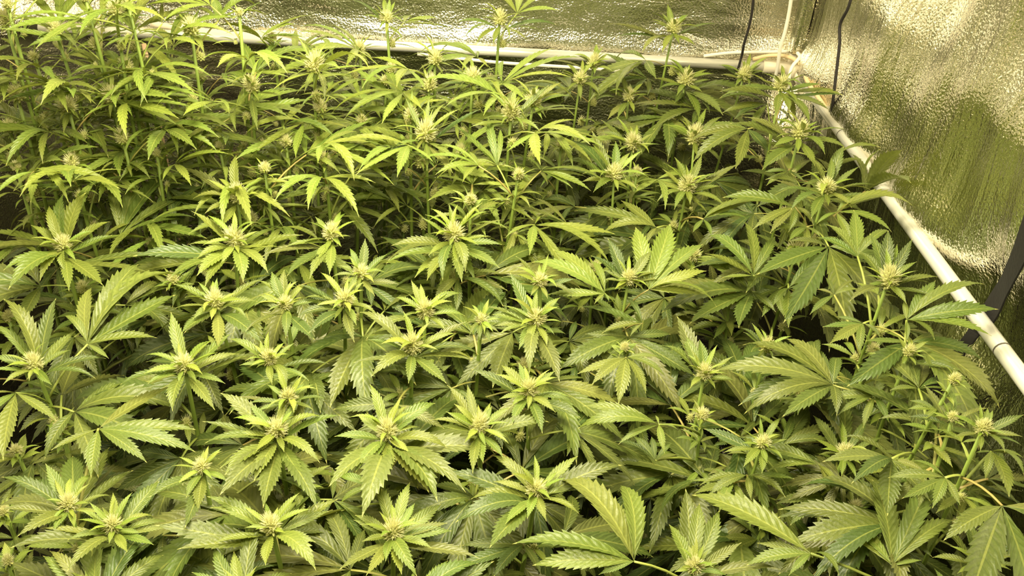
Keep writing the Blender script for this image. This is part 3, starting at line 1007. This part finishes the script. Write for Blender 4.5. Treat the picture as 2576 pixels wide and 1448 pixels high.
# right hand back
P('40', 'C', 1090, 1400, 'm', 26, [(670, 1350), (700, 1448), (1120, 1190), (1220, 1100), (940, 1180), (1450, 1390), (1420, 1430), (850, 1380), (815, 1583), (970, 1648), (1280, 1568), (1100, 1548), (1480, 1478), (1340, 1250)], 'plant touching the right pole, half way along it')
P('41', 'C', 40, 1390, 'm', 26, [(150, 1160), (270, 1300), (290, 1400), (320, 1548), (-200, 1400), (-150, 1270), (-60, 1180), (-190, 1520), (60, 1540), (-60, 1580), (440, 1230), (480, 1600)], 'broad plant in the right half, level with the one touching the pole')
P('42', 'B', 2050, 1300, 'm', 27, [(1880, 980), (2060, 1060), (2170, 1150), (1660, 1210), (1700, 1050), (2330, 1320), (1890, 1450), (2080, 1440), (2230, 1430), (1560, 1300), (1800, 1370)], 'upright plant left of the broad one in the right half')
P('43', 'C', 890, 980, 'm', 25, [(470, 880), (955, 920), (1055, 945), (1250, 985), (1240, 1120), (1075, 1165), (870, 1150), (690, 1100), (600, 1280), (1000, 1250), (700, 1040), (350, 930)], 'plant beside the right pole with blades pointing across it')
P('44', 'C', 95, 1020, 'm', 25, [(0, 870), (150, 870), (300, 880), (330, 960), (110, 1170), (-20, 1040), (220, 1150), (290, 1230), (-100, 960)], 'dense plant left of the one with blades crossing the right pole')
P('45', 'B', 2190, 1070, 'm', 24, [(2190, 960), (2350, 1000), (1940, 1000), (2080, 1140), (2260, 1160), (2400, 1090), (2000, 1090), (1950, 900)], 'star top left of the dense plant, right of the tall slender ones')
P('46', 'C', 750, 630, 'm', 22, [(740, 520), (840, 590), (1050, 635), (1215, 715), (1100, 820), (960, 930), (810, 840), (705, 890), (280, 690), (600, 610), (870, 780), (510, 550)], 'plant in front of the corner joint where the poles meet')
P('47', 'C', 470, 555, 'm', 20, [(470, 450), (600, 480), (610, 540), (290, 490), (290, 560), (400, 650), (500, 650), (640, 680)], 'plant below the black cord at the right end of the back pole')
P('48', 'C', 30, 590, 'm', 24, [(210, 600), (540, 760), (310, 870), (125, 900), (150, 690), (-90, 460), (-220, 590), (-180, 670), (60, 480), (-40, 720)], 'plant below the tall one that rises over the back pole at right')
P('49', 'B', 2500, 200, 'm', 21, [(2020, 180), (2060, 280), (2260, 400), (2410, 100), (2450, 30), (2340, 170), (2410, 400), (2540, 330), (2830, 180), (2770, 210), (2760, 270), (2660, 340)], 'tall plant rising over the back pole at right', h=.505)
P('50', 'B', 2160, 715, 'm', 17, [(2100, 560), (2250, 690), (1960, 660), (2060, 720), (2000, 900), (2070, 900), (2200, 850), (2450, 800)], 'pale plant between the two small tops and the right back group')
P('51', 'B', 1795, 590, 'm', 21, [(1560, 720), (1680, 480), (1850, 610), (2020, 600), (1800, 760), (1920, 690), (1700, 680), (1940, 720)], 'pale flowered plant under the back pole, lower of two')
P('52', 'B', 1895, 465, 'm', 19, [(1760, 420), (1930, 360), (2010, 400), (2040, 540), (1810, 530), (1900, 560), (2000, 480), (1550, 460)], 'small pale plant touching the back pole, upper of two')
P('52b', 'B', 1290, 1800, 'm', 18, None, 'shaded top deep in the dark hollow at the centre', R=95, h=.74)
P('d1', 'H', 1000, 860, 'b', 17, None, 'shaded top low between the middle front plant and its right neighbour', R=80, h=.80)
P('d2', 'D', 620, 710, 'b', 18, None, 'dim top in the shade under the wide plant near the left edge', R=85, h=.745)
P('d3', 'D', 1890, 190, 'b', 17, None, 'dim small top in the dark right below the broad leaved top', R=80, h=.70)
P('d4', 'G', 460, 330, 'b', 20, None, 'shaded top beside the drooping fan leaf at left', R=85, h=.77)
P('d5', 'E', 1370, 1290, 'b', 20, None, 'shaded small top under the large top right of centre', R=90, h=.74)
P('d6', 'F', 90, 470, 'm', 20, None, 'dim small top in the shade behind the pale upright fan leaf', R=80, h=.72)
P('d7', 'I', 150, 230, 'm', 20, None, 'young top on a thin stalk above the dark gap at right', R=60, h=.72)
P('d8', 'G', 120, 500, 'b', 18, None, 'low shaded plant by the left edge under the hanging leaf', R=110, h=.78)
P('d9', 'E', 2130, 1160, 'm', 14, None, 'small shaded top right above the drooping fan leaf at right of centre', R=70, h=.72)
P('d10', 'F', 360, 800, 'm', 18, None, 'low top between the two pale fan leaves left of the right pole', R=90, h=.74)
P('d11', 'D', 1300, 650, 'b', 17, None, 'low shaded plant left of the middle row, under long blades', R=100, h=.74)
P('d12', 'I', 1650, 700, 'm', 17, None, 'shaded plant in the foliage left of the big dull fan at lower right', R=110, h=.77)
P('d13', 'I', 640, 1000, 'm', 17, None, 'shaded plant under the long curved leaf at the bottom right', R=120, h=.79)
P('d14', 'F', 2050, 1400, 'm', 16, None, 'thin shaded plant next to the black strap at the right', R=70, h=.77)
P('d16', 'E', 1900, 560, 'm', 15, None, 'low dark leafed plant behind the pale left facing fan leaf', R=100, h=.74)
P('d17', 'G', 30, 960, 'b', 15, None, 'dim low plant in the dark at the left edge by the front pair', R=110, h=.80)
P('d18', 'G', 60, 1330, 'b', 15, None, 'dim low plant in the bottom left corner under the long leaf', R=120, h=.82)
P('d19', 'D', 60, 930, 'b', 15, None, 'dim low plant at the left edge behind the two tall blades', R=110, h=.76)
# tall slender plants, centre back
P('53', 'B', 630, 990, 's', 29, [(480, 740), (660, 730), (700, 920), (330, 960), (310, 1000), (250, 1190), (640, 1290), (840, 1310), (780, 780), (1050, 820), (860, 1210), (370, 1120), (560, 1150), (450, 1050)], 'tall slender plant with a fluffy top in front, left of the central pair', h=.575)
P('54', 'B', 1275, 835, 's', 27, [(1140, 630), (1310, 650), (1090, 710), (1070, 890), (960, 960), (1370, 980), (1390, 790), (1800, 820), (1560, 640), (1200, 940), (1500, 1000)], 'tall slender plant, front one of the central pair', h=.555)
P('55', 'B', 1445, 745, 's', 24, [(1330, 640), (1470, 660), (1660, 620), (1740, 730), (1820, 830), (1540, 840), (1510, 900), (1380, 830), (1330, 700)], 'tall slender plant, rear one of the central pair', h=.545)
P('56', 'B', 985, 575, 's', 25, [(890, 460), (1160, 540), (1270, 590), (1030, 780), (1040, 650), (730, 640), (870, 570), (1200, 620), (780, 470)], 'slender plant with a leaf standing up behind its top, below the back pole', h=.53)
P('57', 'B', 660, 625, 's', 21, None, 'slender plant left of the one below the back pole', R=75, h=.55)
P('58', 'B', 700, 435, 's', 21, [(680, 330), (560, 400), (580, 530), (830, 500), (870, 470), (760, 560), (640, 570), (800, 400)], 'slender plant with its top against the lower edge of the back pole', h=.52)
P('59', 'B', 335, 130, 's', 20, [(310, -30), (360, -20), (60, 0), (140, 130), (280, 230), (460, 290), (610, 220), (540, 120), (440, 190), (330, 270), (230, 50)], 'tall plant with an upright leaf against the back foil at left of centre', h=.465, nodes=1)
P('60', 'B', 1190, 135, 's', 21, [(860, 170), (1100, 100), (1050, 140), (920, 290), (1140, 330), (1620, 190), (1400, 310), (1520, 240), (1010, 330), (1260, 300), (1230, 110)], 'lone tall plant standing up against the back pole on a bare stem', h=.47, nodes=1)
P('61', 'B', 130, 360, 's', 19, [(60, 250), (-60, 330), (180, 270), (260, 330), (40, 440), (200, 470), (100, 500), (260, 420)], 'slender plant left of the tall one with an upright leaf', h=.525)
P('b62', 'B', 330, 610, 's', 16, None, 'low slender plant in the thicket below the tall upright leaf', R=80, h=.57)
P('b63', 'B', 150, 900, 's', 15, None, 'small slender plant in the dim thicket above the dark hollow', R=85, h=.60)
P('b64', 'B', 900, 1130, 's', 15, None, 'dim slender plant between the fluffy top and the central pair', R=100, h=.62)
P('b65', 'B', 1330, 1310, 's', 17, None, 'low side top on a bare stem under the central pair', R=70, h=.61)
P('b66', 'B', 970, 1500, 's', 17, None, 'low slender plant at the edge of the dark hollow', R=110, h=.63)
P('b67', 'B', 520, 870, 's', 20, [(480, 740), (340, 940), (420, 860), (650, 740), (740, 790), (560, 1000)], 'slender plant right behind the fluffy top left of the central pair', h=.57)
P('b68', 'B', 1650, 1080, 's', 14, None, 'low slender plant between the central pair and the star tops', R=100, h=.63)
P('b69', 'B', 370, 510, 's', 15, None, 'small slender top against the bare stem left of centre', R=60, h=.55)
P('b70', 'B', 2220, 1290, 's', 14, None, 'dim low top among the leaves left of the broad right plant', R=70, h=.66)
# tall thicket, left back
P('62', 'A', 2365, 475, 's', 26, [(2150, 380), (2180, 460), (2130, 630), (2230, 560), (2490, 380), (2600, 520), (2560, 600), (2290, 700), (2440, 760), (2250, 300), (2560, 330)], 'tall plant with a fluffy cream top at the right end of the left thicket', nodes=2)
P('64', 'A', 1890, 635, 's', 24, [(1680, 660), (1640, 590), (1780, 800), (1940, 980), (2000, 640), (2120, 720), (2060, 560), (1700, 560), (1950, 760)], 'tall plant with curving narrow leaves, left of the fluffy cream top')
P('65', 'A', 1435, 200, 's', 24, [(1100, 270), (1250, 180), (1380, 100), (1640, 170), (1540, 410), (1080, 240), (1620, 280), (1500, 80), (1340, 320)], 'tall plant on a thick stem in front of the back pole at left', nodes=2)
P('66', 'A', 835, 715, 's', 26, [(640, 690), (720, 650), (930, 890), (1140, 780), (1050, 750), (830, 890), (500, 690), (940, 640), (760, 830), (1180, 700)], 'right of the two round tops in the lower left thicket')
P('67', 'A', 510, 790, 's', 26, [(230, 850), (260, 790), (330, 880), (290, 960), (480, 1000), (600, 900), (690, 820), (760, 840), (620, 740), (410, 700), (450, 910), (860, 790)], 'left of the two round tops in the lower left thicket')
P('68', 'A', 125, 705, 's', 24, [(0, 740), (300, 690), (230, 640), (130, 850), (40, 660), (270, 780), (60, 800), (-70, 700)], 'round top at the left edge of the lower left thicket')
P('69', 'A', 865, 65, 's', 23, [(590, 100), (780, -40), (690, 130), (1100, 40), (1150, 120), (1020, 160), (940, 200), (800, 180), (720, 30), (960, -30)], 'tall plant with a pale top near the upper left, right of the bare gap')
P('70', 'A', 410, 210, 's', 22, [(130, 230), (230, 180), (570, 200), (600, 260), (280, 300), (520, 310), (350, 130), (330, 240), (590, 380)], 'plant with flat spreading leaves at the upper left')
P('71', 'A', 35, 140, 's', 22, [(-70, 160), (130, 130), (180, 140), (90, 260), (10, 260), (110, 200), (-40, 90)], 'top at the left edge near the upper left corner')
P('71b', 'A', 50, 20, 's', 15, None, 'topmost plant in the upper left corner', R=55)
P('72', 'A', 715, 330, 's', 18, None, 'small spiky top under the pale top at upper left', R=70)
P('73', 'A', 945, 490, 's', 20, None, 'spiky top on a leaning stem in the middle of the left thicket', R=85)
P('74', 'A', 1015, 345, 's', 16, None, 'small dim top left of the thick stemmed tall plant', R=70, h=.50)
P('75', 'A', 1500, 565, 's', 18, None, 'side top on the thick stem below the tall plant at left', R=60, h=.54)
P('75b', 'A', 1435, 930, 's', 17, None, 'small top at the foot of the thick stem in the left thicket', R=75, h=.57)
P('75c', 'A', 1800, 90, 's', 12, [(1740, 150), (1700, 60), (1900, 40), (1880, 160), (1760, 20), (1990, 10)], 'thin plant against the bright back foil right of the thick stem', nodes=1)
P('75d', 'A', 2410, 800, 's', 18, None, 'node top half way down the stem of the fluffy cream plant', R=80, h=.56)
P('75e', 'A', 2150, 1060, 's', 17, None, 'spiky top low in the shade at the right of the left thicket', R=80, h=.59)
P('75f', 'A', 2440, 1190, 's', 17, None, 'lowest spiky top beside the dark hollow left of centre', R=80, h=.60)
P('76b', 'A', 920, 1030, 's', 19, None, 'spiky top between the lower left thicket and the broad plants', R=85, h=.575)
P('76c', 'A', 540, 1210, 's', 20, None, 'spiky top on a thick stem above the upright fan leaves at left', R=90, h=.60)
P('76d', 'A', 590, 725, 's', 14, None, 'small dim top behind the two round tops at left', R=65, h=.53)
P('76e', 'A', 60, 950, 's', 18, None, 'half hidden spiky top at the left edge under the round top', R=85, h=.57)
P('76f', 'A', 960, 15, 's', 16, None, 'high top at the upper edge behind the pale top', R=60)
P('76g', 'A', 1990, 1260, 's', 16, None, 'yellow spiky top right behind the broad leaved top', R=75, h=.61)
P('76h', 'A', 1250, 700, 's', 12, None, 'slender leafy plant right of the two round tops, by the brown stake', R=95, h=.56)
P('76i', 'A', 1180, 1150, 's', 12, None, 'slender leafy plant in the shade of the left thicket', R=110, h=.60)
P('76j', 'A', 1650, 1100, 's', 12, None, 'slender leafy plant between the thick stem and the dark hollow', R=110, h=.61)
P('76k', 'A', 250, 420, 's', 14, None, 'leafy slender plant below the flat spreading leaves at upper left', R=95, h=.50)
P('76l', 'A', 640, -20, 's', 12, None, 'slender plant leaving the top edge above the flat spreading leaves', R=80)
P('76m', 'A', 1250, 330, 's', 12, None, 'slender leafy plant left of the thick stemmed tall plant', R=90, h=.50)
P('76n', 'A', 2050, 280, 's', 12, None, 'slender leafy plant in front of the bright middle of the back pole', R=85, h=.52)
P('76o', 'A', 120, 1250, 's', 14, None, 'leafy plant at the left edge above the wide dull green plant', R=110, h=.61)

# large fan leaves that stand out in the photograph
FAN_PX('12', 'D', 905, 320, [(810, -50), (1050, -220), (1330, -190), (1450, 20), (1400, 205), (880, 60)], 0.0, .75)
FAN_PX('11', 'D', 660, 1140, [(690, 715), (1045, 540), (1415, 645), (1330, 770), (1185, 1095), (820, 1250), (480, 930)], -.01, .7)
FAN_PX('6', 'G', 740, 340, [(1300, 20), (1480, 350), (1480, 520), (1110, 600), (685, 710), (380, 505)], -.015, .75)
FAN_PX('12', 'G', 120, 70, [(25, 580), (430, 285), (-100, 250), (-120, 90)], 0.0, .7)
FAN_PX('29', 'H', 2200, 1340, [(1640, 740), (1280, 1210), (1430, 1370), (2095, 770), (2030, 870), (1560, 1240), (1930, 1440)], -.04, .65)
FAN_PX('34', 'H', 2385, 310, [(1815, 170), (1770, 345), (2080, 460), (2430, 530), (2530, 350), (2360, 240)], 0.0, .7)
FAN_PX('34', 'H', 2360, 580, [(2050, 440), (2200, 400), (2330, 400), (2480, 450), (2540, 540)], .05, .9)
FAN_PX('5', 'H', 1365, 1215, [(900, 1220), (840, 1400), (1140, 1460), (1500, 1440), (1600, 1230)], .05, .9)
FAN_PX('29', 'I', 1580, 1370, [(1425, 720), (1885, 715), (2045, 1030), (1115, 1010), (1805, 1330), (1290, 1110)], -.05, .65)
FAN_PX('30', 'I', 2110, 1020, [(1840, 290), (2150, 430), (2310, 680), (1930, 880), (2270, 900)], .02, .95)
FAN_PX('29', 'I', 970, 1280, [(70, 840), (480, 1370), (1180, 1448), (560, 1200), (800, 1448)], -.045, .75)
FAN_PX('32', 'I', 490, 690, [(130, 770), (190, 850), (520, 880), (780, 860), (850, 720)], .03, .8)
FAN_PX('32', 'I', 740, 470, [(960, 180), (1150, 300), (1130, 440), (830, 230)], .02, .8)
FAN_PX('31', 'I', 1030, 610, [(540, 480), (640, 660), (1095, 810), (1170, 780)], 0., .7)
FAN_PX('31', 'I', 1320, 650, [(1860, 600), (2080, 805), (1590, 900), (1360, 760)], 0., .6)
FAN_PX('31', 'I', 1350, 290, [(1150, -50), (1300, -160), (1530, -170), (1720, -20), (1890, 85)], .03, .95)
FAN_PX('79', 'I', 1070, 1150, [(720, 1440), (900, 1420), (1110, 1460), (1330, 1400), (1280, 1200)], -.01, .9)
FAN_PX('35', 'E', 1980, 760, [(1585, 430), (1430, 525), (1550, 765), (1870, 520), (1900, 840), (2010, 820)], 0., .5)
FAN_PX('35', 'E', 2310, 730, [(2210, 260), (2470, 235), (2720, 390), (2750, 590), (2820, 860), (2760, 770)], -.01, .5)
FAN_PX('34', 'E', 2140, 1240, [(1770, 1365), (1880, 1448), (2080, 1600), (2290, 1520), (2440, 1390), (2400, 1240)], .01, .7)
FAN_PX('25', 'E', 870, 645, [(690, 820), (860, 910), (1215, 860), (1250, 740), (1200, 610)], .035, .95)
FAN_PX('26', 'E', 1310, 285, [(1230, 540), (1500, 620), (1610, 520), (1640, 360), (1100, 300)], .03, .85)
FAN_PX('35', 'E', 2260, 985, [(1790, 860), (1955, 1060), (2170, 1080), (2130, 800)], .03, .9)
FAN_PX('42', 'E', 1700, 240, [(1230, 130), (1440, 40), (1640, 400), (1520, 280), (1400, 200)], .03, .95)
FAN_PX('41', 'E', 2370, 265, [(1750, 140), (1960, 310), (2100, 60), (2290, 390), (2500, 330)], .02, .8)
FAN_PX('36', 'F', 800, 720, [(1110, 460), (1440, 535), (1020, 710), (1200, 975), (800, 1020), (680, 860)], 0.0, .75)
FAN_PX('37', 'F', 1690, 960, [(1670, 810), (1910, 660), (2280, 690), (2390, 880), (2330, 1080), (1900, 1110), (1690, 1120)], .0, .7)
FAN_PX('36', 'F', 535, 625, [(190, 330), (460, 220), (170, 460), (640, 420), (700, 330), (300, 640), (690, 580)], .0, .75)
FAN_PX('37', 'F', 1145, 770, [(1080, 640), (1300, 660), (1010, 730), (1330, 730), (960, 920)], .06, .9)
FAN_PX('37', 'F', 1320, 480, [(1290, 130), (1400, 330), (1020, 340), (1560, 290), (1080, 240)], .01, .7)
FAN_PX('40', 'F', 1160, 150, [(1740, 100), (1580, 300), (1270, 360), (1010, 240), (1280, 20), (1650, 20)], .0, .65)
FAN_PX('40', 'F', 850, 110, [(530, 280), (660, 310), (300, 40), (800, 300), (450, 30), (990, 250)], .02, .8)
FAN_PX('41', 'F', 160, 200, [(510, 210), (760, 110), (220, 330), (540, 60), (80, 300), (300, 100)], .0, .7)
FAN_PX('40', 'C', 1390, 1440, [(1660, 1130), (1730, 1380), (1500, 1120), (1250, 1150)], .02, .9)
FAN_PX('40', 'C', 1090, 1290, [(1500, 1110), (1215, 1100), (950, 1180), (1370, 1200)], .01, .85)
FAN_PX('46', 'C', 780, 700, [(1215, 715), (1110, 830), (960, 930), (850, 900), (280, 740)], .01, .65)
FAN_PX('46', 'C', 640, 780, [(260, 760), (300, 850), (390, 900), (520, 960), (850, 950)], .04, .85)
FAN_PX('49', 'B', 2300, 590, [(1970, 400), (1990, 560), (2050, 640), (2300, 720), (2370, 640), (2200, 690)], .09, .85)
FAN_PX('27', 'D', 1990, 100, [(2180, -150), (2430, -20), (2530, 10), (2360, 110), (2130, 255), (1985, 200)], .015, .7)
FAN_PX('27', 'D', 2340, 180, [(2080, 260), (2050, 180), (2200, 310), (2380, 330), (2500, 150)], .05, .95)
FAN_PX('53', 'B', 455, 1245, [(20, 920), (-40, 1060), (270, 960), (450, 1010), (260, 1195), (350, 1080)], .03, .55, 's')
FAN_PX('54', 'B', 1170, 1245, [(840, 940), (960, 1220), (1100, 880), (1190, 970), (1240, 1210), (980, 1080)], .04, .65, 's')
FAN_PX('54', 'B', 1500, 1285, [(1380, 1180), (1740, 1420), (1880, 1440), (1560, 1250), (1840, 1330), (2000, 1390)], .04, .5, 's')
FAN_PX('56', 'B', 280, 1000, [(640, 730), (760, 780), (450, 760), (480, 890), (30, 760)], .08, .8, 's')
FAN_PX('65', 'A', 1960, 290, [(2370, 115), (2240, 190), (2100, 240), (2380, 380), (2330, 300)], .06, .45, 's')
FAN_PX('65', 'A', 1220, 180, [(1120, 20), (1220, 20), (1400, 60), (1330, 110), (1480, 140)], -.02, .6, 's')
FAN_PX('73', 'A', 1230, 720, [(1230, 520), (1280, 540), (1370, 620), (1190, 600), (1420, 700)], .06, .6, 's')
FAN_PX('67', 'A', 660, 650, [(600, 560), (700, 540), (560, 620), (760, 600), (580, 700)], -.02, .6, 's')
FAN_PX('67', 'A', 370, 1180, [(0, 1270), (100, 1440), (510, 1350), (500, 1160), (240, 1330), (180, 1200)], .05, .7, 's')
FAN_PX('33', 'I', 2330, 510, [(2570, 690), (2460, 860), (2280, 730), (2570, 560), (2500, 540), (2210, 520)], .03, .6)
for key in ('33', '76', '37', '36', '77a', '77b', '32', '31', '40', '43', '50'):
    p = PLANTS[key][0]
    for k in range(3):
        p.fan_proc(.045 + .022 * k, k * 2.2 + p.rnd.uniform(0, 1) + 1.2, .02 + .008 * k, .045 + .012 * k, 5, .55 + .15 * k, hd=True, el=15)
